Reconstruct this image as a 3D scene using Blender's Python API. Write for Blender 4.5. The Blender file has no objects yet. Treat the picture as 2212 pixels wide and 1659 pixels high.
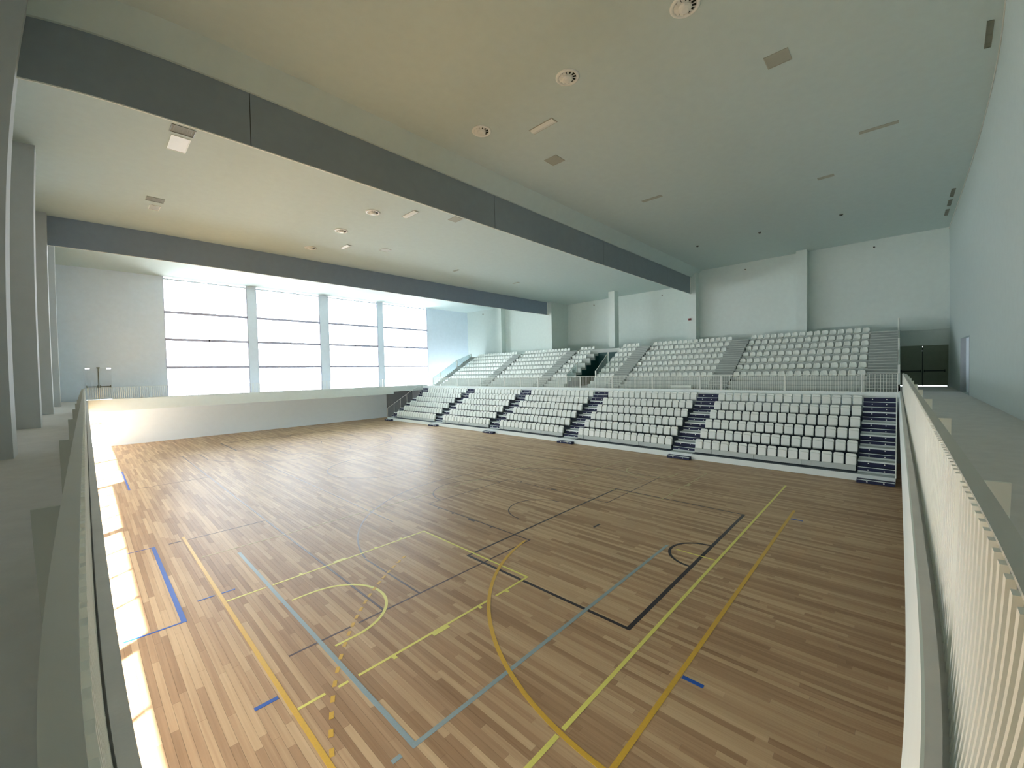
import bpy, bmesh, math, random
from mathutils import Vector, Matrix
random.seed(7)
S = bpy.context.scene
COL = S.collection

# ------------------------------------------------------------------ camera
EYE = 5.5                                   # camera height above the playing floor
RX, RY, RZ = 1.54041274, 0.02147948, -0.81249274
cam = bpy.data.cameras.new('camera')
camo = bpy.data.objects.new('camera', cam); COL.objects.link(camo)
camo.location = (0, 0, EYE)
camo.rotation_mode = 'XYZ'; camo.rotation_euler = (RX, RY, RZ)
cam.type = 'PANO'                           # the phone's wide lens with its barrel distortion
cam.panorama_type = 'FISHEYE_LENS_POLYNOMIAL'
cam.sensor_fit = 'HORIZONTAL'; cam.sensor_width = 36.0; cam.sensor_height = 27.0
A = (1.16498731, -0.11331834, -0.38569369, 0.18909992)   # angle = A1 r + A2 r^2 + ... , r in thousands of pixels
u = 2212 / 36.0 / 1000.0
cam.fisheye_polynomial_k0 = 0.0
cam.fisheye_polynomial_k1 = -A[0] * u
cam.fisheye_polynomial_k2 = -A[1] * u ** 2
cam.fisheye_polynomial_k3 = -A[2] * u ** 3
cam.fisheye_polynomial_k4 = -A[3] * u ** 4
cam.fisheye_fov = math.pi
cam.clip_start = 0.01; cam.clip_end = 300
S.camera = camo

# ------------------------------------------------------------------ world, sun, exposure
w = bpy.data.worlds.new('overcast_sky'); S.world = w; w.use_nodes = True
bg = w.node_tree.nodes['Background']
bg.inputs['Color'].default_value = (0.84, 0.92, 1.0, 1)
bg.inputs['Strength'].default_value = 8.5
sun = bpy.data.lights.new('sun', 'SUN'); sun.energy = 150; sun.angle = math.radians(2.2); sun.color = (1, 0.97, 0.91)
suno = bpy.data.objects.new('sun', sun); COL.objects.link(suno); suno.location = (-20, -15, 25)
el, az = math.radians(35), math.radians(38)
d = Vector((math.cos(el) * math.cos(az), math.cos(el) * math.sin(az), -math.sin(el)))
suno.rotation_euler = d.to_track_quat('-Z', 'Y').to_euler()
def portal(loc, sx, sy, direction):
    l = bpy.data.lights.new('daylight_portal', 'AREA'); l.shape = 'RECTANGLE'; l.size = sx; l.size_y = sy
    l.cycles.is_portal = True
    o = bpy.data.objects.new('daylight_portal', l); COL.objects.link(o); o.location = loc
    o.rotation_euler = Vector(direction).to_track_quat('-Z', 'Y').to_euler()
for x0, x1 in ((5.2, 11.7), (12.5, 18.8), (19.75, 25.85), (26.6, 33.3)):
    portal(((x0 + x1) / 2, 48.15, 9.3), x1 - x0, 10.8, (0, -1, 0))
for k in range(5):
    portal((-2.45, 4.6 + 9.1 * k, 1.5), 8.4, 2.6, (1, 0, 0))
S.view_settings.view_transform = 'Standard'; S.view_settings.look = 'None'
S.view_settings.gamma = 1.0; S.view_settings.use_curve_mapping = False
S.view_settings.exposure = 0.19
S.cycles.max_bounces = 14; S.cycles.diffuse_bounces = 8; S.cycles.glossy_bounces = 4
S.cycles.transparent_max_bounces = 12; S.cycles.caustics_reflective = False; S.cycles.caustics_refractive = False
S.cycles.sample_clamp_indirect = 12
S.cycles.use_denoising = True

# ------------------------------------------------------------------ materials
def mat(name, col, rough=0.6, metal=0.0, bump=0.0, bscale=40.0, var=0.0, vscale=3.0, spec=0.5):
    m = bpy.data.materials.new(name); m.use_nodes = True
    nt = m.node_tree; b = nt.nodes['Principled BSDF']
    b.inputs['Roughness'].default_value = rough; b.inputs['Metallic'].default_value = metal
    b.inputs['Specular IOR Level'].default_value = spec
    b.inputs['Base Color'].default_value = (*col, 1)
    if var or bump:
        g = nt.nodes.new('ShaderNodeNewGeometry')
    if var:
        n = nt.nodes.new('ShaderNodeTexNoise'); n.inputs['Scale'].default_value = vscale; n.inputs['Detail'].default_value = 4
        nt.links.new(g.outputs['Position'], n.inputs['Vector'])
        r = nt.nodes.new('ShaderNodeMapRange'); r.inputs['From Min'].default_value = 0.3; r.inputs['From Max'].default_value = 0.7
        r.inputs['To Min'].default_value = 1 - var; r.inputs['To Max'].default_value = 1 + var
        nt.links.new(n.outputs['Fac'], r.inputs['Value'])
        v = nt.nodes.new('ShaderNodeVectorMath'); v.operation = 'SCALE'; v.inputs[0].default_value = col
        nt.links.new(r.outputs['Result'], v.inputs['Scale'])
        nt.links.new(v.outputs['Vector'], b.inputs['Base Color'])
    if bump:
        n2 = nt.nodes.new('ShaderNodeTexNoise'); n2.inputs['Scale'].default_value = bscale; n2.inputs['Detail'].default_value = 3
        nt.links.new(g.outputs['Position'], n2.inputs['Vector'])
        bp = nt.nodes.new('ShaderNodeBump'); bp.inputs['Strength'].default_value = bump; bp.inputs['Distance'].default_value = 0.01
        nt.links.new(n2.outputs['Fac'], bp.inputs['Height']); nt.links.new(bp.outputs['Normal'], b.inputs['Normal'])
    return m
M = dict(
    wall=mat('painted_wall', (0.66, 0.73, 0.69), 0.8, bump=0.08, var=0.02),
    lwall=mat('painted_left_wall', (0.60, 0.63, 0.645), 0.8, bump=0.08, var=0.02),
    curtain2=mat('glare_tinted_curtain_fabric', (0.26, 0.32, 0.40), 0.85, bump=0.1, bscale=120, var=0.03),  # lens glare put into the fabric colour as a blue tint
    riser=mat('stair_riser', (0.33, 0.37, 0.34), 0.8, var=0.04),  # darker than the treads to draw the shadow lines under the nosings
    rwall=mat('dimmed_side_wall', (0.46, 0.54, 0.52), 0.8, bump=0.08, var=0.02),  # greyer copy of the wall paint; near-end dimness is put into its colour
    ceil=mat('painted_ceiling', (0.57, 0.67, 0.65), 0.9, bump=0.08, var=0.02),
    farwall=mat('glare_lifted_lower_wall', (0.84, 0.93, 0.97), 0.3, var=0.01),  # colour lifted and blued to stand in for glare below the windows
    grey=mat('grey_wall', (0.40, 0.43, 0.45), 0.8, var=0.03),
    curtain=mat('grey_curtain_fabric', (0.27, 0.315, 0.345), 0.85, bump=0.1, bscale=120, var=0.03),
    concrete=mat('gallery_concrete', (0.66, 0.65, 0.63), 0.75, bump=0.1, var=0.05),
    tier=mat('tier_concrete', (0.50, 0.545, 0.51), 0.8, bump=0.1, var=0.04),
    fascia=mat('white_fascia', (0.76, 0.83, 0.80), 0.5, var=0.015),
    metal=mat('white_painted_metal', (0.86, 0.88, 0.80), 0.4, var=0.01),
    rail=mat('grey_painted_rail', (0.56, 0.56, 0.50), 0.4, var=0.02),
    seat=mat('white_plastic', (0.78, 0.82, 0.76), 0.35, var=0.02),
    navy=mat('navy_carpet', (0.012, 0.018, 0.06), 0.7, var=0.1, vscale=20),
    deck=mat('stand_deck', (0.50, 0.56, 0.54), 0.5, var=0.03),
    darkdeck=mat('dark_stand_deck', (0.035, 0.055, 0.07), 0.6, var=0.05),
    beam=mat('grey_seat_beam', (0.52, 0.57, 0.53), 0.5, var=0.03),
    frame=mat('window_frame', (0.50, 0.48, 0.60), 0.5, var=0.02),  # lavender of the window glare, put into the frame colour
    pillar=mat('window_pillar', (0.78, 0.86, 0.95), 0.7, var=0.02),  # glare around the windows is put into this blue-white colour
    door=mat('olive_door', (0.23, 0.26, 0.185), 0.6, var=0.05),
    doorgrey=mat('grey_door', (0.72, 0.79, 0.87), 0.6, var=0.02),
    black=mat('black_metal', (0.01, 0.012, 0.01), 0.4, var=0.02),
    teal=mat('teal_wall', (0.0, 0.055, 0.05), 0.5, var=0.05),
    olive=mat('olive_panel', (0.07, 0.095, 0.035), 0.6, var=0.05),
    grille=mat('grey_grille', (0.40, 0.41, 0.34), 0.5, var=0.02),
    darkgrille=mat('dark_grille', (0.19, 0.20, 0.15), 0.5, var=0.02),
    white=mat('white_enamel', (0.82, 0.83, 0.78), 0.3, var=0.01),
    void=mat('duct_shade', (0.02, 0.025, 0.015), 0.9, var=0.02),
    subfloor=mat('subfloor', (0.12, 0.085, 0.05), 0.8, var=0.05),
    red=mat('red_plastic', (0.25, 0.03, 0.03), 0.4, var=0.02),
    ly=mat('yellow_line', (0.76, 0.72, 0.17), 0.4, var=0.04, vscale=30),
    lp=mat('sheen_faded_yellow_line', (0.52, 0.44, 0.22), 0.45, var=0.05, vscale=30),  # yellow toned toward the wood to draw its fading in floor sheen
    lo=mat('orange_line', (0.66, 0.40, 0.04), 0.4, var=0.05, vscale=30),
    lb=mat('light_blue_line', (0.27, 0.36, 0.38), 0.4, var=0.05, vscale=30),
    lB=mat('blue_line', (0.01, 0.09, 0.42), 0.4, var=0.04, vscale=30),
    ld=mat('dark_brown_line', (0.05, 0.022, 0.022), 0.4, var=0.05, vscale=30),
    ln=mat('black_line', (0.022, 0.014, 0.018), 0.4, var=0.05, vscale=30),
)
# glass pane: see-through with a faint mirror
gm = bpy.data.materials.new('window_glass'); gm.use_nodes = True
nt = gm.node_tree; nt.nodes.remove(nt.nodes['Principled BSDF'])
tr = nt.nodes.new('ShaderNodeBsdfTransparent'); gl = nt.nodes.new('ShaderNodeBsdfGlossy'); gl.inputs['Roughness'].default_value = 0.02
mx = nt.nodes.new('ShaderNodeMixShader'); fr = nt.nodes.new('ShaderNodeFresnel'); fr.inputs['IOR'].default_value = 1.3
nt.links.new(fr.outputs[0], mx.inputs[0]); nt.links.new(tr.outputs[0], mx.inputs[1]); nt.links.new(gl.outputs[0], mx.inputs[2])
nt.links.new(mx.outputs[0], nt.nodes['Material Output'].inputs['Surface'])
M['glass'] = gm
# smoked glass balustrade
gm = bpy.data.materials.new('balustrade_glass'); gm.use_nodes = True
nt = gm.node_tree; nt.nodes.remove(nt.nodes['Principled BSDF'])
tr = nt.nodes.new('ShaderNodeBsdfTransparent'); tr.inputs[0].default_value = (0.88, 0.93, 0.92, 1)
df = nt.nodes.new('ShaderNodeBsdfDiffuse'); df.inputs[0].default_value = (0.5, 0.58, 0.56, 1)
mx = nt.nodes.new('ShaderNodeMixShader'); mx.inputs[0].default_value = 0.28
nt.links.new(tr.outputs[0], mx.inputs[1]); nt.links.new(df.outputs[0], mx.inputs[2])
nt.links.new(mx.outputs[0], nt.nodes['Material Output'].inputs['Surface'])
M['balglass'] = gm
# parquet: tone of each plank from the mesh attribute, grain along y
wm = bpy.data.materials.new('parquet'); wm.use_nodes = True
nt = wm.node_tree; b = nt.nodes['Principled BSDF']
at = nt.nodes.new('ShaderNodeAttribute'); at.attribute_name = 'tone'
geo = nt.nodes.new('ShaderNodeNewGeometry')
mp = nt.nodes.new('ShaderNodeMapping'); mp.inputs['Scale'].default_value = (17, 0.34, 1)
nt.links.new(geo.outputs['Position'], mp.inputs['Vector'])
gn = nt.nodes.new('ShaderNodeTexNoise'); gn.inputs['Scale'].default_value = 1.0; gn.inputs['Detail'].default_value = 6; gn.inputs['Roughness'].default_value = 0.6
nt.links.new(mp.outputs[0], gn.inputs['Vector'])
mp2 = nt.nodes.new('ShaderNodeMapping'); mp2.inputs['Scale'].default_value = (1.1, 0.22, 1)
nt.links.new(geo.outputs['Position'], mp2.inputs['Vector'])
gn2 = nt.nodes.new('ShaderNodeTexNoise'); gn2.inputs['Scale'].default_value = 1.0; gn2.inputs['Detail'].default_value = 3
nt.links.new(mp2.outputs[0], gn2.inputs['Vector'])
m1 = nt.nodes.new('ShaderNodeMath'); m1.operation = 'MULTIPLY_ADD'; m1.inputs[1].default_value = 0.55
nt.links.new(gn.outputs['Fac'], m1.inputs[0])
m0 = nt.nodes.new('ShaderNodeMath'); m0.operation = 'MULTIPLY'; m0.inputs[1].default_value = 0.42
nt.links.new(at.outputs['Fac'], m0.inputs[0]); nt.links.new(m0.outputs[0], m1.inputs[2])
m2 = nt.nodes.new('ShaderNodeMath'); m2.operation = 'MULTIPLY_ADD'; m2.inputs[1].default_value = 0.35
nt.links.new(gn2.outputs['Fac'], m2.inputs[0]); nt.links.new(m1.outputs[0], m2.inputs[2])
cr = nt.nodes.new('ShaderNodeValToRGB')
cr.color_ramp.elements[0].position = 0.25; cr.color_ramp.elements[0].color = (0.265, 0.155, 0.08, 1)
cr.color_ramp.elements[1].position = 1.0; cr.color_ramp.elements[1].color = (0.64, 0.47, 0.28, 1)
e = cr.color_ramp.elements.new(0.6); e.color = (0.43, 0.28, 0.16, 1)
nt.links.new(m2.outputs[0], cr.inputs[0]); nt.links.new(cr.outputs[0], b.inputs['Base Color'])
b.inputs['Roughness'].default_value = 0.41; b.inputs['Specular IOR Level'].default_value = 0.16
M['wood'] = wm

# ------------------------------------------------------------------ mesh helpers
class MB:
    def __init__(s): s.v = []; s.f = []; s.t = []
    def box(s, x0, x1, y0, y1, z0, z1, tone=None):
        i = len(s.v)
        s.v += [(x0, y0, z0), (x1, y0, z0), (x1, y1, z0), (x0, y1, z0), (x0, y0, z1), (x1, y0, z1), (x1, y1, z1), (x0, y1, z1)]
        s.f += [(i, i + 3, i + 2, i + 1), (i + 4, i + 5, i + 6, i + 7), (i, i + 1, i + 5, i + 4), (i + 1, i + 2, i + 6, i + 5),
                (i + 2, i + 3, i + 7, i + 6), (i + 3, i, i + 4, i + 7)]
        return s
    def poly(s, pts):
        i = len(s.v); s.v += [tuple(p) for p in pts]; s.f.append(tuple(range(i, i + len(pts)))); return s
    def prism_y(s, prof, y0, y1):            # prof: list of (x, z) counter-clockwise, extruded along y
        n = len(prof); i = len(s.v)
        s.v += [(x, y0, z) for x, z in prof] + [(x, y1, z) for x, z in prof]
        s.f.append(tuple(i + k for k in range(n))); s.f.append(tuple(i + n + k for k in reversed(range(n))))
        for k in range(n):
            s.f.append((i + (k + 1) % n, i + k, i + n + k, i + n + (k + 1) % n))
        return s
    def tube(s, p, q, r, n=6):
        p = Vector(p); q = Vector(q); d = (q - p).normalized()
        a = d.orthogonal().normalized(); b = d.cross(a); i = len(s.v)
        for c in (p, q):
            for k in range(n):
                t = 2 * math.pi * k / n; s.v.append(tuple(c + a * r * math.cos(t) + b * r * math.sin(t)))
        s.f.append(tuple(i + k for k in reversed(range(n)))); s.f.append(tuple(i + n + k for k in range(n)))
        for k in range(n):
            s.f.append((i + k, i + (k + 1) % n, i + n + (k + 1) % n, i + n + k))
        return s
    def mesh(s, name, m):
        me = bpy.data.meshes.new(name); me.from_pydata(s.v, [], s.f); me.materials.append(M[m] if isinstance(m, str) else m); me.update(); return me
    def build(s, name, m, parent=None, **k):
        return link(name, s.mesh(name, m), parent, **k)
def link(name, me, parent=None, loc=None, label=None, cat=None, group=None, kind=None, rot=None):
    o = bpy.data.objects.new(name, me); COL.objects.link(o)
    if parent is not None: o.parent = parent
    if loc is not None: o.location = loc
    if rot is not None: o.rotation_euler = rot
    if label: o['label'] = label
    if cat: o['category'] = cat
    if group: o['group'] = group
    if kind: o['kind'] = kind
    return o
def thing(name, label, cat, loc=(0, 0, 0), group=None):
    return link(name, None, None, loc, label, cat, group)
def box(name, m, x0, x1, y0, y1, z0, z1, parent=None, **k):
    return MB().box(x0, x1, y0, y1, z0, z1).build(name, m, parent, **k)
ORD = ['first', 'second', 'third', 'fourth', 'fifth', 'sixth', 'seventh', 'eighth', 'ninth', 'tenth', 'eleventh', 'twelfth',
       'thirteenth', 'fourteenth', 'fifteenth', 'sixteenth']

# world-space key numbers
XL, XB, XM = -2.1, 40.7, 43.3              # left wall, back wall, back wall of the middle bay
YR, YW = -2.7, 47.8                        # right wall, window wall
ZC, ZM = 14.7, 14.0                        # ceilings
ZG = 3.85                                  # gallery floor
PIL = [5.26, 13.75, 22.2, 30.82, 39.61]    # near edges of the pilasters
Y1, Y2 = 14.22, 31.35                      # the two curtains

# ------------------------------------------------------------------ ceiling
ce = MB()
ce.box(XL - .3, XB + .3, YR - .3, 13.5, ZC, ZC + .3)
for ya, yb in ((13.5, Y1 + .02),):           # sloping face of the white downstand that carries the curtain
    i = len(ce.v); xa, xb = XL - .3, XM + .3
    ce.v += [(xa, ya, ZC), (xb, ya, ZC), (xb, yb - .12, ZM + .06), (xa, yb - .12, ZM + .06), (xb, yb, ZM + .06), (xa, yb, ZM + .06), (xa, ya, ZC + .3), (xb, ya, ZC + .3), (xb, yb, ZC + .3), (xa, yb, ZC + .3)]
    ce.f += [(i, i + 3, i + 2, i + 1), (i + 3, i + 5, i + 4, i + 2), (i + 6, i + 7, i + 8, i + 9), (i, i + 1, i + 7, i + 6), (i + 5, i + 9, i + 8, i + 4), (i + 1, i + 2, i + 4, i + 8, i + 7), (i, i + 6, i + 9, i + 5, i + 3)]
ce.box(XL - .3, XM + .3, Y1 + .02, 31.4, ZM, ZC + .3)
ce.box(XL - .3, XM + .3, 31.4, 32.1, ZM + .06, ZC + .3)
ce.box(XL - .3, XB + .3, 32.1, YW + .3, ZC, ZC + .3)
ceiling = ce.build('ceiling', 'ceil', kind='structure')

# ------------------------------------------------------------------ floor and planks
sub = box('floor', 'subfloor', XL, 31.5, YR, YW, -.25, -.024, kind='structure')
PW, PL = .12, 2.3
NT = 12
def plank_mb(mb, cx, y0, y1, tone, tones):
    g = .0012; h = .0; n0 = len(mb.f)
    mb.box(cx - PW / 2 + g, cx + PW / 2 - g, y0 + g, y1 - g, -.024, h)
    tones += [tone] * 6
def set_tone(me, tones):
    a = me.attributes.new('tone', 'FLOAT', 'FACE'); a.data.foreach_set('value', tones)
Rm = camo.rotation_euler.to_matrix()
def cam_px(p):                             # where a point falls in the picture (only used to choose which planks are single parts)
    q = Rm.inverted() @ (Vector(p) - camo.location); q.normalize()
    th = math.acos(max(-1, min(1, -q.z))); lo, hi = 0, 1.6
    for _ in range(24):
        m = (lo + hi) / 2
        if A[0] * m + A[1] * m ** 2 + A[2] * m ** 3 + A[3] * m ** 4 < th: lo = m
        else: hi = m
    h = math.hypot(q.x, q.y) or 1
    return 1106 + q.x / h * lo * 1000, 829.5 - q.y / h * lo * 1000
planks = []
prng = random.Random(3)
for i in range(int((31.4 - XL) / PW)):
    cx = XL + PW / 2 + i * PW
    off = prng.random() * PL
    y = YR - off
    while y < YW:
        a, c = max(y, YR), min(y + PL, YW)
        if c - a > .15: planks.append((cx, a, c, prng.randrange(NT), c - a > PL - .001))
        y += PL
def score(p):
    cx, a, c, t, full = p
    if not full or cx < .35 or cx > 24.5: return 1e9
    X, Y = cam_px((cx, (a + c) / 2, 0))
    if not (250 < X < 1940 and 820 < Y < 1640): return 1e9
    return cx * cx + ((a + c) / 2) ** 2
planks.sort(key=score)
near, rest = planks[:299], planks[299:]
protos = []
for t in range(NT):
    mb = MB(); tn = []; plank_mb(mb, 0, -PL / 2, PL / 2, t / (NT - 1), tn)
    me = mb.mesh('plank', 'wood'); set_tone(me, tn); protos.append(me)
for cx, a, c, t, full in near:
    link('plank', protos[t], sub, (cx, (a + c) / 2, 0))
mb = MB(); tn = []
for cx, a, c, t, full in rest: plank_mb(mb, cx, a, c, t / (NT - 1), tn)
me = mb.mesh('plank_field', 'wood'); set_tone(me, tn); link('plank_field', me, sub, kind='stuff')

# ------------------------------------------------------------------ court markings (thin coats of paint on the planks)
lz = [0.0006]
def line(m, x0, y0, x1, y1, wd, label=None, name='court_line'):
    lz[0] += .00003
    p = Vector((x0, y0)); q = Vector((x1, y1)); d = (q - p).normalized(); n = Vector((-d.y, d.x)) * wd / 2
    z0, z1 = .0001, lz[0] + .0009
    b = MB(); pts = [p - n, q - n, q + n, p + n]
    b.v = [(a.x, a.y, z0) for a in pts] + [(a.x, a.y, z1) for a in pts]
    b.f = [(0, 3, 2, 1), (4, 5, 6, 7), (0, 1, 5, 4), (1, 2, 6, 5), (2, 3, 7, 6), (3, 0, 4, 7)]
    return b.build(name, m, sub, label=label)
def arc(m, cx, cy, r, a0, a1, wd, label=None, n=64, name='court_line'):
    lz[0] += .00003
    z0, z1 = .0001, lz[0] + .0009; b = MB()
    for k in range(n + 1):
        a = math.radians(a0 + (a1 - a0) * k / n)
        for rr, z in ((r - wd / 2, z0), (r + wd / 2, z0), (r + wd / 2, z1), (r - wd / 2, z1)):
            b.v.append((cx + rr * math.cos(a), cy + rr * math.sin(a), z))
    for k in range(n):
        i = 4 * k
        for j in range(4): b.f.append((i + j, i + (j + 1) % 4, i + 4 + (j + 1) % 4, i + 4 + j))
    return b.build(name, m, sub, label=label)
XC, YC = 12.24, 22.65
L = line
# dark brown basketball court along the hall, both ends
for s in (0, 1):
    fy = (lambda y: y) if s == 0 else (lambda y: 2 * YC - y)
    lab = 'dark brown line of the basketball court'
    L('ld', 2.58, fy(8.65), 3.86, fy(8.65), .05, lab); L('ld', 4.01, fy(8.65), 9.83, fy(8.65), .05, lab)
    L('ld', 14.65, fy(8.65), 19.85, fy(8.65), .04, lab)
    L('ld', 9.8, fy(8.65), 9.8, fy(14.3), .05, lab); L('ld', 14.67, fy(8.65), 14.67, fy(14.3), .04, lab)
    L('ld', 9.8, fy(14.3), 14.67, fy(14.3), .04, lab)
    L('ld', 5.6, fy(8.65), 5.6, fy(11.5), .05, lab); L('ld', 18.9, fy(8.65), 18.9, fy(11.5), .04, lab)
    q = (0, 180) if s == 0 else (180, 360)
    arc('ld', XC, fy(14.3), 1.8, *q, .045, lab)
    arc('ld', XC, fy(10.22), 1.25, *q, .05, lab)
    t = 11.3; q = (t, 180 - t) if s == 0 else (180 + t, 360 - t)
    arc('ld', XC, fy(10.22), 6.75, *q, .05, lab, 96)
    for y in (10.42, 12.57, 13.51):
        for x in (9.73, 14.76): L('ld', x, fy(y) - .04, x, fy(y) + .04, .09, 'brown key mark')
    for x in (9.73, 14.76): L('ld', x, fy(11.28), x, fy(11.62), .1, 'brown key block')
    L('ln', 12.06, fy(7.65), 12.46, fy(7.65), .08, 'short dark bar in front of the goal')
    # black goal rectangle, 9 m wide
    lab = 'thick black line of the goal rectangle'
    L('ln', 7.72, fy(4.11), 16.74, fy(4.11), .10, lab); L('ln', 7.755, fy(4.11), 7.755, fy(9.33), .085, lab)
    L('ln', 16.70, fy(4.11), 16.70, fy(9.33), .06, lab); L('ln', 7.72, fy(9.33), 16.74, fy(9.33), .07, lab)
    q = (0, 180) if s == 0 else (180, 360)
    arc('ln', 12.25, fy(4.12), .88, *q, .08, 'black half circle on the goal line')
L('ld', 4.63, 8.65, 4.63, 36.65, .055, 'dark brown side line'); L('ld', 19.82, 8.65, 19.82, 36.65, .045, 'dark brown side line')
arc('ld', XC, YC, 3.0, 0, 360, .05, 'thin brown centre circle', 96)
L('ld', 4.63, 17.55, 2.26, 17.55, .045); L('ld', 2.08, 17.57, 1.75, 17.57, .07)
L('ld', 4.63, 27.75, 2.26, 27.75, .045); L('ld', 2.08, 27.75, 1.75, 27.75, .07)
L('ld', 7.73, 13.6, 7.73, 31.7, .04, 'thin brown volleyball line'); L('ld', 16.73, 13.6, 16.73, 31.7, .04, 'thin brown volleyball line')
# light blue futsal court
L('lb', 3.17, 5.12, 3.17, 15.0, .085, 'light blue side line'); L('lb', 3.13, 5.16, 12.3, 5.16, .085, 'light blue end line')  # side line stops early to draw its loss in the floor glare
L('lb', 2.8, 5.16, 2.95, 5.16, .08)
# yellow cross courts
for s in (0, 1):
    fx = (lambda x: x) if s == 0 else (lambda x: 24.44 - x)
    for yy in (0,):
        fy = (lambda y: y) if yy == 0 else (lambda y: 2 * YC - y)
        lab = 'yellow key line of the cross court'
        wd = .06 if s == 0 else .045; ly = 'ly' if s == 0 else 'lp'
        if s == 0:
            L(ly, 2.23, fy(7.15), 2.68, fy(7.15), wd, lab); L(ly, 2.9, fy(7.13), 3.08, fy(7.13), wd, lab)
            L(ly, 3.27, fy(7.13), 6.55, fy(7.13), wd, lab); L(ly, 6.78, fy(7.13), 7.98, fy(7.15), wd, lab)
            L(ly, 2.2, fy(11.95), 3.08, fy(11.95), wd, lab); L(ly, 3.25, fy(11.95), 7.98, fy(11.95), wd, lab)
            L(ly, 7.97, fy(7.12), 7.97, fy(11.98), wd, lab)
        else:
            L(ly, fx(2.3), fy(7.15), fx(7.95), fy(7.15), wd, lab); L(ly, fx(2.3), fy(11.95), fx(7.95), fy(11.95), wd, lab)
            L(ly, fx(7.95), fy(7.12), fx(7.95), fy(11.98), wd, lab)
        q = (-90, 90) if s == 0 else (90, 270)
        arc(ly, fx(3.74), fy(9.52), 1.25, *q, .07, 'yellow half circle of the cross court')
        L(ly, fx(3.33), fy(10.77), fx(3.74), fy(10.77), .06, lab); L(ly, fx(3.33), fy(8.27), fx(3.74), fy(8.27), .06, lab)
        for x in (3.97, 6.2, 7.11):
            L(ly, fx(x - .04), fy(7.07), fx(x + .04), fy(7.07), .11, 'yellow key mark'); L(ly, fx(x - .04), fy(12.02), fx(x + .04), fy(12.02), .09, 'yellow key mark')
        L(ly, fx(4.87), fy(7.08), fx(5.28), fy(7.08), .14, 'yellow key block'); L(ly, fx(4.87), fy(12.0), fx(5.24), fy(12.0), .13, 'yellow key block')
L('ly', 2.25, 3.69, 4.72, 3.69, .08, 'long yellow side line'); L('ly', 4.86, 3.69, 22.0, 3.69, .075, 'long yellow side line')
L('lp', 2.3, 15.48, 22.0, 15.48, .05, 'yellow side line drawn pale for floor sheen'); 
L('ly', 12.2, 3.69, 12.2, 4.84, .05, 'short yellow half-way line')
# orange handball court
L('lo', 2.18, 2.78, 2.18, 18.0, .08, 'orange side line'); L('lo', 2.14, 2.81, 18.4, 2.81, .085, 'orange goal line')
arc('lo', 10.72, 2.82, 6.0, 100, 180, .085, 'orange goal area arc'); 
a = 118.0
while a < 163:
    arc('lo', 10.72, 2.82, 9.0, a, a + .95, .07, 'short yellow-orange dash', 2, 'dash_mark'); a += 1.9 if a < 140 else 2.3
# blue bench marks
L('lB', 1.355, 11.66, 1.355, 17.63, .10, 'blue bench zone line'); L('lB', .31, 11.67, 1.40, 11.67, .055, 'blue bench zone line'); L('lB', .7, 17.62, 1.36, 17.62, .03)
L('lB', 1.355, 27.7, 1.355, 33.6, .08, 'blue bench zone line'); L('lB', .31, 33.6, 1.40, 33.6, .05)
L('lB', 1.73, 12.5, 2.08, 12.5, .05, 'short blue bar'); L('lB', 2.23, 12.49, 2.52, 12.48, .05, 'short blue bar')
L('lB', 1.73, 7.67, 2.09, 7.67, .085, 'short blue bar')
L('lB', 7.15, 2.39, 7.15, 2.75, .085, 'short blue bar'); L('lB', 17.3, 2.39, 17.3, 2.75, .085, 'short blue bar')

# ------------------------------------------------------------------ walls
def rects(lo0, hi0, lo1, hi1, holes):
    """split a rectangle in plane coords into boxes around holes (each hole a0,a1,b0,b1), by columns"""
    xs = sorted({lo0, hi0, *[h[0] for h in holes], *[h[1] for h in holes]}); out = []
    for a, b in zip(xs[:-1], xs[1:]):
        m = (a + b) / 2; z = lo1
        for h in sorted([h for h in holes if h[0] < m < h[1]], key=lambda h: h[2]):
            if h[2] > z: out.append((a, b, z, h[2]))
            z = h[3]
        if z < hi1: out.append((a, b, z, hi1))
    return out
WIN = [(5.2, 11.7), (12.5, 18.8), (19.75, 25.85), (26.6, 33.3)]
ZW0, ZW1 = 3.9, 14.7
# window wall (far end)
holes = [(5.2, 33.3, ZW0, ZW1), (0.0, 1.6, 3.9, 6.53)]
mb = MB()
for a, b_, c, d_ in rects(XL - .3, XB + .3, ZG - .02, ZC, holes): mb.box(a, b_, YW, YW + .3, c, d_)
wall_far = mb.build('wall_far', 'pillar', kind='structure')
for (a, b_), (c, d_) in zip(WIN[:-1], WIN[1:]):
    box('pillar', 'pillar', b_, c, YW - .02, YW + .35, ZW0, ZW1, wall_far)
box('lower_wall_panel', 'farwall', XL, 26.6, YW - .25, YW + .3, 0, ZG, wall_far)
box('recess_panel', 'grey', 26.6, 31.4, YW - .05, YW + .3, 0, ZG, wall_far)
for x in (.28, .52, .77):
    box('wall_socket', 'rail', x - .07, x + .07, YW - .29, YW - .25, 1.88, 2.02, wall_far)
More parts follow.
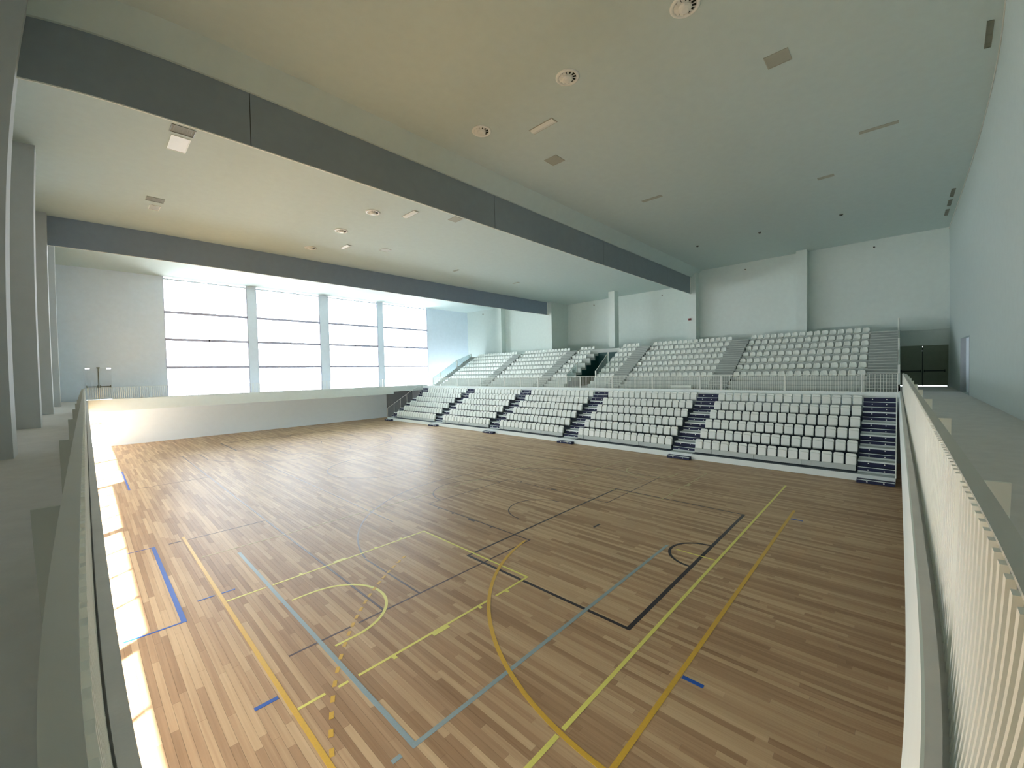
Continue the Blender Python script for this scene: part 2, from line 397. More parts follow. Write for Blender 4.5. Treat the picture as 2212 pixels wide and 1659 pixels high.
# left wall: ground-floor windows under the gallery, pilasters above
mb = MB()
gh = [(.3 + 9.1 * k, 9.1 + 9.1 * k if k < 4 else 47.4, .06, (2.5, 2.7, 2.75, 3.2, 3.2)[k]) for k in range(5)]
for a, b_, c, d_ in rects(YR - .3, YW, 0, ZG - .4, gh): mb.box(XL - .3, XL, a, b_, c, d_)
mb.box(XL - .3, XL, YR - .3, YW + .3, ZG - .4, ZC)
wall_left = mb.build('wall_left', 'lwall', kind='structure')
for k, (a, b_, c, d_) in enumerate(gh):
    r = MB(); n = 4
    for j in range(n + 1):
        y = a + (b_ - a) * j / n; r.box(XL - .2, XL - .12, y - .04, y + .04, c, d_)
    for z in (c + .03, d_ - .03): r.box(XL - .2, XL - .12, a, b_, z - .03, z + .03)
    o = r.build('window_%d' % (5 + k), 'rail', kind='structure')
    box('pane', 'glass', XL - .17, XL - .16, a, b_, c, d_, o)
for y in PIL: box('pilaster', 'lwall', XL, -1.22, y, y + .85, ZG, ZC, wall_left)
# right wall with the recessed doorway
mb = MB()
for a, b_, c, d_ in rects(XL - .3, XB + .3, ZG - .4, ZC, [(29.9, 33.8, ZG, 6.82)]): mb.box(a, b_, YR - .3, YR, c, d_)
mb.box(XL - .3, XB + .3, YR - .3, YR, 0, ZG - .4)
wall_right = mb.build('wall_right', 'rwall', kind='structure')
d3 = box('door_3', 'pillar', 29.9, 33.8, YR - .3, YR - .2, ZG, 6.82, kind='structure')
box('door_frame', 'grey', 33.66, 33.8, YR - .2, YR + .02, ZG, 6.82, d3); box('door_frame', 'grey', 29.9, 30.0, YR - .2, YR + .01, ZG, 6.82, d3)
mb = MB().box(XL, XB, YR + .003, YR + .02, ZC - .14, ZC - .05)
mb.build('trim_1', 'rail', kind='structure')
# back wall behind the stands
mb = MB()
for a, b_, c, d_ in rects(YR - .3, 13.75, ZG - .4, ZC, [(-2.65, -.08, ZG, 6.72)]): mb.box(XB, XB + .3, a, b_, c, d_)
mb.box(XM, XM + .3, 13.75, 31.6, ZG, ZC); mb.box(XB + .3, XM + .3, 13.5, 13.75, ZG, ZC); mb.box(XB + .3, XM + .3, 31.6, 31.9, ZG, ZC)
mb.box(XB, XB + .3, 31.6, YW, ZG, ZC)
wall_back = mb.build('wall_back', 'wall', kind='structure')
for y in [q for q in PIL if q != 30.82]: box('pilaster', 'wall', 39.84, (XB if y not in (22.2,) else XB + .05), y, y + .72, 7.5, ZC, wall_back)
box('side_return', 'wall', 39.84, XM, 30.8, 31.6, 7.5, ZC, wall_back)
MB().box(30.6, 30.75, YR, YW, 0, ZG - .46).build('wall_under_walkway', 'grey', kind='structure')
box('trim_2', 'wall', XB - .1, XB, -2.68, -.2, 7.8, 7.9, kind='structure')

# ------------------------------------------------------------------ windows
for i, (a, b_) in enumerate(WIN):
    fr_ = MB()
    for z in (11.55, 9.08, 6.55): fr_.box(a, b_, YW + .02, YW + .14, z - .11, z + .11)
    fr_.box(a, a + .05, YW + .02, YW + .14, ZW0, ZW1); fr_.box(b_ - .05, b_, YW + .02, YW + .14, ZW0, ZW1)
    fr_.box(a, b_, YW + .02, YW + .14, ZW0, ZW0 + .05)
    wn = fr_.build('window_%d' % (i + 1), 'frame', kind='structure')
    m_ = (a + b_) / 2
    for p, q in ((a + .02, m_ - .12), (m_ + .02, b_ - .05)): box('blind_box', 'pillar', p, q, YW - .08, YW + .02, ZW1 - .26, ZW1 - .14, wn)
    box('bracket', 'black', m_ - .03, m_ + .03, YW - .02, YW + .02, 9.0, 9.16, wn)
    zs = [ZW0 + .05, 6.55, 9.08, 11.55, ZW1]
    for z0, z1 in zip(zs[:-1], zs[1:]): box('pane', 'glass', a + .05, b_ - .05, YW + .075, YW + .085, z0, z1, wn)

# ------------------------------------------------------------------ doors
d1 = MB().box(XB - .02, XB + .06, -2.65, -2.6, ZG, 6.72).box(XB - .02, XB + .06, -.13, -.08, ZG, 6.72).box(XB - .02, XB + .06, -2.65, -.08, 6.66, 6.72).build('door_1', 'door', kind='structure')
for a, b_ in ((-2.6, -1.36), (-1.34, -.13)):
    lf = box('door_leaf', 'door', XB - .01, XB + .04, a, b_, ZG + .05, 6.66, d1)
for zz, yy in ((4.93, (-2.5, -1.42)), (4.93, (-1.28, -.2))):
    MB().box(XB - .09, XB - .05, yy[0], yy[1], zz - .035, zz + .035).box(XB - .1, XB - .01, yy[0], yy[0] + .06, zz - .09, zz + .09).box(XB - .1, XB - .01, yy[1] - .08, yy[1], zz - .09, zz + .09).build('panic_bar', 'black', d1)
box('bolt_rod', 'black', XB - .05, XB - .01, -1.37, -1.33, ZG + .02, 6.6, d1)
box('rod_guide', 'white', XB - .08, XB - .05, -1.38, -1.3, 6.3, 6.38, d1)
d2 = MB().box(0, .03, YW - .02, YW + .06, 3.87, 6.53).box(1.57, 1.6, YW - .02, YW + .06, 3.87, 6.53).build('door_2', 'doorgrey', kind='structure')
for a, b_ in ((.03, .79), (.81, 1.57)):
    MB().box(a, b_, YW, YW + .05, 3.94, 6.45).box(a + .26 * (a < .5), b_ - .26 * (a > .5), YW, YW + .05, 6.45, 6.53).build('door_leaf', 'doorgrey', d2)
for a, b_ in ((.06, .76), (.86, 1.54)):
    MB().box(a, b_, YW - .08, YW - .04, 4.97, 5.03).box(a, a + .05, YW - .09, YW, 4.9, 5.1).box(b_ - .05, b_, YW - .09, YW, 4.9, 5.1).build('panic_bar', 'darkgrille', d2)
box('bolt_rod', 'darkgrille', .77, .83, YW - .04, YW + .02, 3.92, 6.5, d2)
box('rod_guide', 'darkgrille', .7, .9, YW - .06, YW - .04, 6.5, 6.6, d2)

# ------------------------------------------------------------------ gallery slabs
mb = MB()
mb.box(XL, .066, -.116, 45.1, 3.3, ZG); mb.box(-.011, .066, -.116, 45.1, ZG, 4.0)
gl_ = mb.build('gallery_left', 'concrete', kind='structure')
mb = MB()
mb.box(XL, XB, YR, -.13, 2.5, ZG); mb.box(-.011, 30.4, -.19, -.13, ZG, 4.0)
gr_ = mb.build('gallery_right', 'concrete', kind='structure')
box('fascia', 'fascia', .07, 30.4, -.13, -.116, 2.45, 4.0, gr_)
mb = MB()
mb.box(XL, 26.2, 45.1, YW, 3.06, ZG); mb.box(26.2, 32.0, 45.1, YW, 3.35, ZG); mb.box(.066, 31.2, 45.1, 45.2, ZG, 4.0)
gf_ = mb.build('gallery_far', 'concrete', kind='structure')
box('fascia', 'fascia', .066, 26.2, 45.07, 45.1, 3.06, 4.0, gf_); box('fascia', 'fascia', 26.2, 30.4, 45.07, 45.1, 3.35, 4.0, gf_)

# ------------------------------------------------------------------ gallery railings
def railing(name, label, axis, a0, a1, c, side, z0, z1, posts, bsp=.11, pm='metal', single=True, railw=.066, group=None, seed=0):
    """axis 'x' or 'y': direction; c: coordinate of the baluster plane; side: -1/+1 where the handrail sits"""
    t = thing(name, label, 'railing', ((a0, c, z0) if axis == 'x' else (c, a0, z0)), group)
    def bx(nm, m, s0, s1, c0, c1, zz0, zz1, par=t):
        s0 -= a0; s1 -= a0; c0, c1 = sorted((c0 - c, c1 - c)); zz0 -= z0; zz1 -= z0
        if axis == 'x': return box(nm, m, s0, s1, c0, c1, zz0, zz1, par)
        return box(nm, m, c0, c1, s0, s1, zz0, zz1, par)
    bx('handrail', 'rail', a0, a1, c + side * .006, c + side * (.006 + railw), z1 - .012, z1)
    bx('bottom_rail', 'metal', a0, a1, c + side * .004, c + side * .03, z0 + .02, z0 + .035)
    for p in posts:
        bx('post', pm, p - .012, p + .012, c + side * .006, c + side * .175, z0, z1 - .012)
    w2 = .021
    me = MB().box(-w2, w2, -.012, .012, 0, z1 - z0 - .012).mesh('baluster', 'metal') if axis == 'x' else MB().box(-.009, .009, -w2, w2, 0, z1 - z0 - .012).mesh('baluster', 'metal')
    n = 0; s = a0 + .05; rest_ = MB()
    while s < a1 - .02:
        if all(abs(s - p) > .06 for p in posts):
            if single and n < 299 and s > -.3:
                link('baluster', me, t, ((s - a0, 0, 0) if axis == 'x' else (0, s - a0, 0))); n += 1
            else:
                q = s - a0
                if axis == 'x': rest_.box(q - w2 * .6, q + w2 * .6, -.009, .009, 0, z1 - z0 - .012)
                else: rest_.box(-.009, .009, q - w2 * .6, q + w2 * .6, 0, z1 - z0 - .012)
        s += bsp
    if rest_.v: rest_.build('baluster_row', 'metal', t, kind='stuff')
    return t
railing('gallery_railing', 'long pale gallery railing with close vertical bars beside the right wall', 'x', .06, 31.8, -.245, -1, ZG, 4.94,
        [2.95 + 3.1 * k for k in range(10)])
railing('gallery_railing', 'dark backlit gallery railing running along the left edge of the hall', 'y', -.2, 45.0, -.033, -1, ZG, 4.94,
        [2.8 + 3.1 * k for k in range(13)], pm='rail')  # greyer posts put the backlit shade into their colour
railing('gallery_railing', 'thin white railing on the gallery in front of the tall windows', 'x', 0.0, 30.3, 45.16, 1, 4.0, 4.94,
        [.1 + 3.1 * k for k in range(10)], .12, 'metal', False)

# ------------------------------------------------------------------ smoke curtains
for yy, seams, lab in ((Y1, [-1.28, 3.75, 14.02, 24.15, 34.44, 39.7], 'long dark grey smoke curtain hanging across the ceiling nearest the camera'),
                       (Y2, [-1.3, 39.7], 'grey smoke curtain, tinted blue for glare, hanging across the ceiling nearer the windows')):
    t = thing('smoke_curtain', lab, 'curtain', (seams[0], yy, 12.46))
    for k, (a, b_) in enumerate(zip(seams[:-1], seams[1:])):
        box('curtain_panel', 'curtain' if yy == Y1 else 'curtain2', a - seams[0] + (.012 if k else 0), b_ - seams[0] - .012, -.012 - .0, .008, .03, 1.6, t)
    for a in seams[1:-1]: box('seam_strip', 'black', a - seams[0] - .03, a - seams[0] + .03, -.004, .018, .03, 1.6, t)
    box('bottom_bar', 'metal', 0, seams[-1] - seams[0], -.02, .02, 0, .03, t)
    box('end_channel', 'white', seams[-1] - seams[0], seams[-1] - seams[0] + .13, -.03, .03, 0, 1.6, t)

# ------------------------------------------------------------------ ceiling fittings
def diffuser(x, y, z, lab):
    t = thing('swirl_diffuser', lab, 'air vent', (x, y, z), 'round swirl air diffusers in the ceiling')
    b = MB(); n = 32
    prof = [(.37, -.002), (.37, -.02), (.345, -.045), (.30, -.05), (.27, -.02), (.27, -.004)]
    for k in range(n):
        a = 2 * math.pi * k / n
        for r, h in prof: b.v.append((r * math.cos(a), r * math.sin(a), h))
    m = len(prof)
    for k in range(n):
        for j in range(m - 1):
            i0, i1 = k * m, ((k + 1) % n) * m; b.f.append((i0 + j, i1 + j, i1 + j + 1, i0 + j + 1))
    o = b.build('outer_ring', 'white', t)
    for p in o.data.polygons: p.use_smooth = True
    b = MB(); b.poly([(.28 * math.cos(2 * math.pi * k / n), .28 * math.sin(2 * math.pi * k / n), -.004) for k in range(n)][::-1]); b.build('duct_shade_disc', 'void', t)  # flat near-black disc stands in for shade inside the duct
    b = MB()
    for k in range(12):
        a = 2 * math.pi * k / 12; d_ = .36
        p = [(.10, a, -.045), (.275, a, -.045), (.275, a + d_, -.012), (.10, a + d_ * 1.2, -.012)]
        b.poly([(r * math.cos(q), r * math.sin(q), h) for r, q, h in p])
        b.poly([(r * math.cos(q), r * math.sin(q), h + .004) for r, q, h in p][::-1])
    b.build('swirl_blades', 'white', t)
    b = MB(); rr = [(0, -.13), (.08, -.125), (.14, -.10), (.16, -.07), (.16, -.01)]
    for k in range(20):
        a = 2 * math.pi * k / 20
        for r, h in rr: b.v.append((r * math.cos(a), r * math.sin(a), h))
    for k in range(20):
        for j in range(4): i0, i1 = k * 5, ((k + 1) % 20) * 5; b.f.append((i0 + j + 1, i1 + j + 1, i1 + j, i0 + j))
    b.build('hub', 'white', t)
diffuser(10.84, 3.94, ZC, 'round white swirl air diffuser cut by the top edge of the picture')
diffuser(10.80, 7.56, ZC, 'round white swirl air diffuser, middle of three on the near ceiling')
diffuser(10.80, 11.56, ZC, 'round white swirl air diffuser nearest the near grey curtain, near ceiling')
diffuser(10.75, 19.96, ZM, 'round white swirl air diffuser just beyond the near curtain')
diffuser(10.75, 23.76, ZM, 'round white swirl air diffuser, middle of three between the two curtains')
diffuser(10.70, 28.3, ZM, 'round white swirl air diffuser nearest the far grey curtain')
def grille(name, x0, x1, y0, y1, z, m, lab, cat, slats=0, inner=None, group=None):
    cx, cy = (x0 + x1) / 2, (y0 + y1) / 2; t = thing(name, lab, cat, (cx, cy, z), group)
    a, b_ = (x1 - x0) / 2, (y1 - y0) / 2; f = .03
    MB().box(-a, a, -b_, -b_ + f, -.02, -.001).box(-a, a, b_ - f, b_, -.02, -.001).box(-a, -a + f, -b_ + f, b_ - f, -.02, -.001).box(a - f, a, -b_ + f, b_ - f, -.02, -.001).build('frame', m, t)
    if slats:
        for k in range(slats):
            x = -a + f + (2 * a - 2 * f) * (k + .5) / slats
            MB().poly([(x - .02, -b_ + f, -.004), (x + .02, -b_ + f, -.016), (x + .02, b_ - f, -.016), (x - .02, b_ - f, -.004)]).poly([(x - .02, b_ - f, -.001), (x + .02, b_ - f, -.013), (x + .02, -b_ + f, -.013), (x - .02, -b_ + f, -.001)]).build('slat', m, t)
        box('backing', 'darkgrille', -a + f, a - f, -b_ + f, b_ - f, -.003, -.001, t)
    else:
        box('panel', inner or m, -a + f, a - f, -b_ + f, b_ - f, -.012, -.001, t)
    return t
grille('ceiling_panel', 14.3, 14.93, 2.3, 2.93, ZC, 'grille', 'large grey square ceiling panel on the near ceiling, upper right', 'ceiling panel')
grille('ceiling_panel', 14.2, 14.85, 10.6, 11.25, ZC, 'grille', 'grey square ceiling panel close to the near curtain', 'ceiling panel')
grille('ceiling_panel', 14.2, 14.75, 17.43, 18.1, ZM, 'grille', 'grey square ceiling panel just beyond the near curtain', 'ceiling panel')
grille('ceiling_panel', 14.2, 14.8, 25.1, 25.75, ZM, 'grille', 'grey square ceiling panel nearer the far curtain', 'ceiling panel')
for nm, x0, x1, y0, y1, z, lab in (('linear_light', 12.06, 12.41, 9.16, 10.27, ZC, 'narrow pale strip light fitting on the near ceiling beside a diffuser'),
                                  ('linear_light', 12.12, 12.48, 18.26, 19.44, ZM, 'narrow strip light fitting just beyond the near curtain'),
                                  ('linear_light', 12.1, 12.46, 26.0, 27.0, ZM, 'narrow strip light fitting between diffuser and far curtain')):
    t = thing(nm, lab, 'light', (0, 0, 0)); cx = (x0 + x1) / 2
    box('tray', 'grille', x0, x1, y0, y1, z - .015, z - .001, t)
    MB().prism_y([(x0 + .03, z - .02), (cx, z - .06), (x1 - .03, z - .02), (cx, z - .016)], y0 + .03, y1 - .03).build('reflector', 'white', t)
grille('return_air_grille', 2.29, 2.97, 17.5, 18.08, ZM, 'darkgrille', 'dark grey grille in front of the bright square light panel', 'air grille', 10)
grille('return_air_grille', 2.29, 2.96, 25.2, 25.8, ZM, 'darkgrille', 'dark grey grille beside a small metal panel, further along the left', 'air grille', 10)
grille('light_panel', 2.38, 2.94, 18.3, 19.53, ZM, 'metal', 'pale rectangular light panel near the left end of near curtain', 'light', 0, 'white')
grille('light_panel', 2.49, 2.92, 26.34, 27.07, ZM, 'metal', 'small shiny rectangular light panel, farther of the two on the left', 'light', 0, 'grille')
grille('slot_diffuser', 21.45, 21.68, -.1, 1.1, ZC, 'grille', 'long narrow grey slot vent on the ceiling at upper right', 'air vent', 3)
grille('slot_diffuser', 21.4, 21.65, 9.15, 10.22, ZC, 'grille', 'faint narrow slot vent on the ceiling near the near curtain', 'air vent', 3)
grille('ceiling_panel', 25.2, 25.5, 2.25, 2.9, ZC, 'grille', 'faint narrow ceiling panel above the right block of seats', 'ceiling panel')
grille('slot_diffuser', 21.4, 21.62, 26.2, 26.85, ZM, 'grille', 'small narrow slot vent on the middle ceiling, nearer the windows', 'air vent', 3)
grille('slot_diffuser', 28.56, 28.78, 26.0, 26.75, ZM, 'grille', 'small narrow slot vent on the middle ceiling, nearer the stand', 'air vent', 3)
grille('return_air_grille', 16.5, 18.0, -2.48, -2.29, ZC, 'darkgrille', 'long dark grey grille beside the right wall at the top', 'air grille', 3)
for k, (a, b_, w_) in enumerate(((31.85, 33.35, 'nearest'), (33.9, 35.1, 'middle'), (35.9, 37.3, 'farthest'))):
    grille('return_air_grille', a, b_, -2.42, -2.24, ZC, 'darkgrille', w_ + ' of three short dark grilles beside the right wall', 'air grille', 3, None, 'short dark grilles beside the right wall')
for k, (y, w_) in enumerate(((2.53, 'right'), (6.9, 'middle'), (11.01, 'left'))):
    t = thing('smoke_detector', 'tiny dark ceiling detector, the %s one of three above the upper seats' % w_, 'detector', (32.3, y, ZC), 'tiny detectors over the upper seats')
    MB().tube((0, 0, -.05), (0, 0, -.001), .10, 12).build('base', 'darkgrille', t); MB().tube((0, 0, -.08), (0, 0, -.05), .06, 12).build('sensor', 'black', t)
def wallbox(x, y, z, lab, m='darkgrille', s=.09, grp='small fittings on the wall behind the upper seats'):
    t = thing('wall_camera', lab, 'camera', (x, y, z), grp)
    box('mounting_plate', 'white', -.02, 0, -s * .8, s * .8, -s * .8, s * .8, t); MB().tube((-.16, 0, -.01), (-.02, 0, 0), s * .6, 10).build('housing', m, t)
wallbox(XB, 1.26, 14.14, 'tiny dark camera on the wall above the right block of upper seats', 'black')
wallbox(XB, 9.8, 14.08, 'tiny dark camera on the wall beside the near curtain end')
wallbox(XM, 18.4, 13.4, 'tiny camera high on the wall just left of the near curtain end')
wallbox(XM, 26.84, 13.45, 'tiny camera high on the wall above the stair opening')
wallbox(XB, 44.14, 14.1, 'tiny camera high on the wall beside the corner by the windows')
t = thing('fire_alarm_box', 'small dark red box on the pilaster below the near curtain end', 'alarm', (39.84, 14.3, 10.1))
box('housing', 'red', -.08, 0, -.12, .12, -.09, .09, t); box('lens', 'black', -.11, -.08, -.12, .02, -.06, .06, t)

# ------------------------------------------------------------------ retractable stand (lower)
NS = [16, 15, 15, 15, 16]; PITCH = .472; AISLE = 1.37
BL = []; y = 1.37
for n in NS: BL.append((y, n)); y += n * PITCH + AISLE
YE = y - AISLE + 1.35                        # left end of the stand
AIS = [(.02, 1.35)] + [(b + n * PITCH + .02, b + n * PITCH + AISLE - .02) for b, n in BL[:-1]] + [(BL[-1][0] + BL[-1][1] * PITCH + .02, YE)]
X0, DX, DZ, Z0 = 24.95, .89, .517, .32
st = thing('retractable_stand', 'white six-row retractable grandstand with navy aisle steps along the court', 'grandstand', (X0, 0, 0))
def sb(name, m, x0, x1, y0, y1, z0, z1, par=st, **k): return box(name, m, x0 - X0, x1 - X0, y0, y1, z0, z1, par, **k)
sb('front_fascia', 'fascia', X0, X0 + .03, 0, YE, .012, Z0 - .012)
for r in range(6):
    x = X0 + r * DX; z = Z0 + r * DZ; x1 = X0 + 6 * DX + .11 if r == 5 else x + DX
    sb('platform', 'deck', x + (.03 if r == 0 else .0), x1, 0, YE, z - .06, z)
    if r == 0: sb('nosing', 'fascia', x - .01, x + .025, 0, YE, z - .07, z + .008)
    else:
        for b, n in BL: sb('nosing', 'darkdeck', x - .01, x + .025, b, b + n * PITCH, z - .07, z + .008)
        for a, e_ in AIS: sb('nosing', 'fascia', x - .01, x + .025, a, e_, z - .07, z + .006)
    for b, n in BL:
        sb('deck_carpet', 'darkdeck', x + .04, x1 - .01, b, b + n * PITCH, z, z + .012)
    if r: sb('riser', 'darkdeck', x + .01, x + .03, 0, YE, z - DZ + .012, z - .07)
for b, n in BL:                              # grey panels that hide the seat beams of the front row
    k = 0; a = b + .06
    while a < b + n * PITCH - .1:
        wd_ = 1.75 if k % 2 == 0 else .42
        e_ = min(a + wd_, b + n * PITCH)
        sb('beam_cover', 'beam', X0 + .5 - (.03 if k % 2 == 0 else 0), X0 + .55, a, e_ - .01, Z0 + .05, Z0 + .31); a = e_; k += 1
dot_me = MB().tube((-.012, 0, 0), (0, 0, 0), .028, 8).mesh('stud', 'white')
def astep(x, y0, y1, zt, h, dep):
    o = link('aisle_step', MB().box(0, dep, 0, y1 - y0, -h, -.02).mesh('aisle_step', 'navy'), st, (x - X0, y0, zt))
    box('step_nosing', 'fascia', -.015, .03, 0, y1 - y0, -.022, .0, o); box('tread', 'navy', .03, dep, 0, y1 - y0, -.02, -.002, o)
    for f in (.28, .72): link('stud', dot_me, o, (0, (y1 - y0) * f, -h * .5))
for k, (a, b_) in enumerate(AIS):
    astep(X0 - .36, a, b_, .17, .165, .35)
    for r in range(5):
        x = X0 + (r + 1) * DX; z = Z0 + r * DZ
        astep(x - .30, a, b_, z + .26, .255, .295); sb('kick_plate', 'deck', x - .312, x - .30, a, b_, z + .002, z + .085)
        o = link('aisle_step', MB().box(0, .018, 0, b_ - a, -.245, -.012).mesh('aisle_step', 'navy'), st, (x - .008, a, z + DZ)); o.location.x -= X0
        for f in (.28, .72): link('stud', dot_me, o, (0, (b_ - a) * f, -.12))
    x = 30.4; z = Z0 + 5 * DZ
    for j in range(3): astep(x - .27 * (3 - j), a, b_, z + .25 * (j + 1), .25 * (j + 1) - .005 if j == 0 else .245, .265)
# side handrails of the stand
for nm, yy in (('left', YE - .02), ('right', -.005)):
    hr = MB(); pts = []
    for r in range(6):
        xx = X0 + .06 + r * DX * 1.0; zb = Z0 + r * DZ; zt = zb + 1.1 if r < 5 else zb + .95
        pts.append((xx - X0, yy, zt)); po = MB().tube((xx - X0, yy, zb), (xx - X0, yy, zt), .02).build('rail_post', 'metal', st)
    for p, q in zip(pts[:-1], pts[1:]): hr.tube(p, q, .02)
    hr.build('side_handrail', 'metal', st)
# seats ----------------------------------------------------------------
def rrect(w_, h, r, n=4):
    out = []
    for cx, cz, a0 in ((w_ / 2 - r, h - r, 0), (-w_ / 2 + r, h - r, 90), (-w_ / 2 + r * .5, r * .5, 180), (w_ / 2 - r * .5, r * .5, 270)):
        rr = r if a0 < 180 else r * .5
        for k in range(n + 1):
            a = math.radians(a0 + 90 * k / n); out.append((cx + rr * math.cos(a), cz + rr * math.sin(a)))
    return out
def shell(name, m, w_, h, r, t, bow, x, z, lean):
    """upright rounded panel facing -x, slightly bowed and leaning back"""
    prof = rrect(w_, h, r); n = len(prof); b = MB()
    rings = [(0, 1.0), (.012, .0), (t, .0)]
    def pt(py, pz, off, ins):
        cx, cz = 0, h / 2
        py2 = cx + (py - cx) * (1 - ins); pz2 = cz + (pz - cz) * (1 - ins)
        bx = bow * (2 * py2 / w_) ** 2
        return (x + off - bx * .0 + bow - bx + lean * pz2, py2, z + pz2)
    for off, ins in ((.012, .22), (0, .09), (.012, .0), (t, .0), (t, .12)):
        b.v += [pt(py, pz, off, ins) for py, pz in prof]
    for k in range(4):
        for j in range(n):
            i0, i1 = k * n + j, k * n + (j + 1) % n; b.f.append((i0, i1, i1 + n, i0 + n))
    b.f.append(tuple(range(n))[::-1]); b.f.append(tuple(range(4 * n, 5 * n)))
    me = b.mesh(name, m)
    for p in me.polygons: p.use_smooth = len(p.vertices) == 4
    return me
back_me = shell('backrest', 'seat', .41, .50, .07, .045, .02, .12, .0, .10)
pan_me = shell('seat_pan', 'seat', .395, .405, .05, .05, -.012, .02, -.02, .13)
hinge_me = MB().box(.02, .2, -.19, .19, -.06, -.02).mesh('seat_bracket', 'beam')
def merged(meshes):
    b = MB()
    for me in meshes:
        i = len(b.v); b.v += [tuple(v.co) for v in me.vertices]; b.f += [tuple(i + k for k in p.vertices) for p in me.polygons]
    return b
BN = ['right-hand', 'second-from-right', 'middle', 'second-from-left', 'left-hand']
RN = ['front', 'second', 'third', 'fourth', 'fifth', 'top']
lst = []
for r in range(6):
    for bi, (b, n) in enumerate(BL):
        for k in range(n):
            lst.append((X0 + .46 + r * DX, b + (k + .5) * PITCH, Z0 + .34 + r * DZ, r, bi, k))
lst.sort(key=lambda s_: (s_[0]) ** 2 + s_[1] ** 2 + (s_[2] - EYE) ** 2)
GS = 'folded seats of the lower stand'
for j, (x, y, z, r, bi, k) in enumerate(lst[:300]):
    lab = 'folded white seat, lower stand, %s block, %s row, %s from the right' % (BN[bi], RN[r], ORD[k])
    o = link('folding_seat', None, None, (x, y, z), lab, 'seat', GS)
    link('backrest', back_me, o); link('seat_pan', pan_me, o); link('seat_bracket', hinge_me, o)
src = merged([back_me, pan_me, hinge_me]); b = MB()
for x, y, z, r, bi, k in lst[300:]:
    i = len(b.v); b.v += [(vx + x, vy + y, vz + z) for vx, vy, vz in src.v]; b.f += [tuple(i + q for q in f) for f in src.f]
b.build('folding_seat_rows', 'seat', label='far rows of folded white seats at the window end of the lower stand', cat='seats', group=GS, kind='stuff')

# ------------------------------------------------------------------ upper fixed tier
UX, UDX, UZ, UDZ = 33.1, .86, 4.76, .495
tier = MB().box(30.42, 43.3, -.1, 45.05, 3.55, 3.9).build('seating_tier', 'tier', kind='structure')
box('walkway_edge', 'fascia', 30.38, 30.42, -.12, 45.05, 3.4, 3.93, tier)
VY0, VY1 = 20.68, 23.3
def blockmesh(y0, y1, last=XM):
    prof = [(32.0, 3.9), (32.0, 4.2), (32.5, 4.2), (32.5, 4.47), (UX, 4.47)]
    for k in range(7):
        prof += [(UX + k * UDX, UZ + k * UDZ)]
        if k < 6: prof += [(UX + (k + 1) * UDX, UZ + k * UDZ)]
    prof += [(last, UZ + 6 * UDZ), (last, 3.9)]
    b = MB(); n = len(prof); b.v = [(x, y0, z) for x, z in prof] + [(x, y1, z) for x, z in prof]
    # side faces as columns
    for sgn, o_ in ((0, 0), (1, n)):
        b.f.append(tuple(range(n))[::-1] if sgn == 0 else tuple(range(n, 2 * n)))
    for k in range(n): b.f.append((k, (k + 1) % n, n + (k + 1) % n, n + k))
    return b
blocks = [(BL[0][0] - .02, BL[0][0] + 16 * PITCH), (BL[1][0], BL[1][0] + 15 * PITCH), (BL[2][0], VY0), (VY1, BL[2][0] + 15 * PITCH),
          (BL[3][0], BL[3][0] + 15 * PITCH), (BL[4][0], BL[4][0] + 16 * PITCH)]
for a, b_ in blocks: blockmesh(a, b_).build('step_block', 'tier', tier)
# aisles between the blocks: short treads
def aisle(y0, y1):
    b = MB(); q = MB(); n = 21; x0, x1 = 31.75, UX + 6 * UDX; H = (UZ + 6 * UDZ - 3.9) / n; D = (x1 - x0) / n
    for k in range(n):
        x = x0 + D * k; z = 3.9 + H * (k + 1)
        q.box(x + .02, x + .05, y0 + .002, y1 - .002, z - H, z - .045); b.box(x - .02, x + D + .03, y0, y1, z - .045, z)
    b.box(x1 + .02, XM, y0, y1, UZ + 6 * UDZ - .3, UZ + 6 * UDZ)
    return b, q
al = [(-.05, BL[0][0] - .02), (blocks[0][1], BL[1][0]), (blocks[1][1], BL[2][0]), (blocks[3][1], BL[3][0]), (blocks[4][1], BL[4][0]), (blocks[5][1], 44.4)]
for a, b_ in al:
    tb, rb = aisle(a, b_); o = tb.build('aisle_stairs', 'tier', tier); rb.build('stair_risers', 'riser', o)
box('end_wall', 'wall', 31.9, XB, -.15, -.05, 3.85, 4.9, tier); 
MB().prism_y([(31.9, 3.9), (40.6, 3.9), (40.6, 7.75), (38.3, 7.75), (33.1, 4.8), (31.9, 4.3)], -.16, -.06).build('end_wall', 'tier', tier)
# vomitory (stair opening) in the middle block
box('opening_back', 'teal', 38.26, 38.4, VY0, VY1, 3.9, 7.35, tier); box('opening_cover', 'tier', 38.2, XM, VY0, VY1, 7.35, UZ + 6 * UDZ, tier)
def side_panel(y0, y1, m, lo, name, xa=UX, inset=.0):
    prof = [(xa, lo)]; k0 = max(0, int(round((xa - UX) / UDX)))
    for k in range(k0, 7):
        zt = UZ + k * UDZ - inset; xs_ = max(xa, UX + k * UDX + inset)
        prof.append((xs_, zt)); prof.append((min(UX + (k + 1) * UDX + inset, 38.25), zt))
    prof.append((38.25, lo))
    b = MB(); n = len(prof); b.v = [(x, y0, z) for x, z in prof] + [(x, y1, z) for x, z in prof]
    b.f = [tuple(range(n)), tuple(range(n, 2 * n))[::-1]] + [((k + 1) % n, k, n + k, n + (k + 1) % n) for k in range(n)]
    return b.build(name, m, tier)
side_panel(VY1 - .02, VY1 - .001, 'teal', 4.95, 'teal_panel', UX + UDX, .22)
box('olive_panel', 'olive', 34.6, 38.2, VY1 - .03, VY1 - .001, 3.92, 4.94, tier)
box('grey_panel', 'grey', 32.6, 34.58, VY1 - .025, VY1 - .001, 3.92, 4.45, tier)
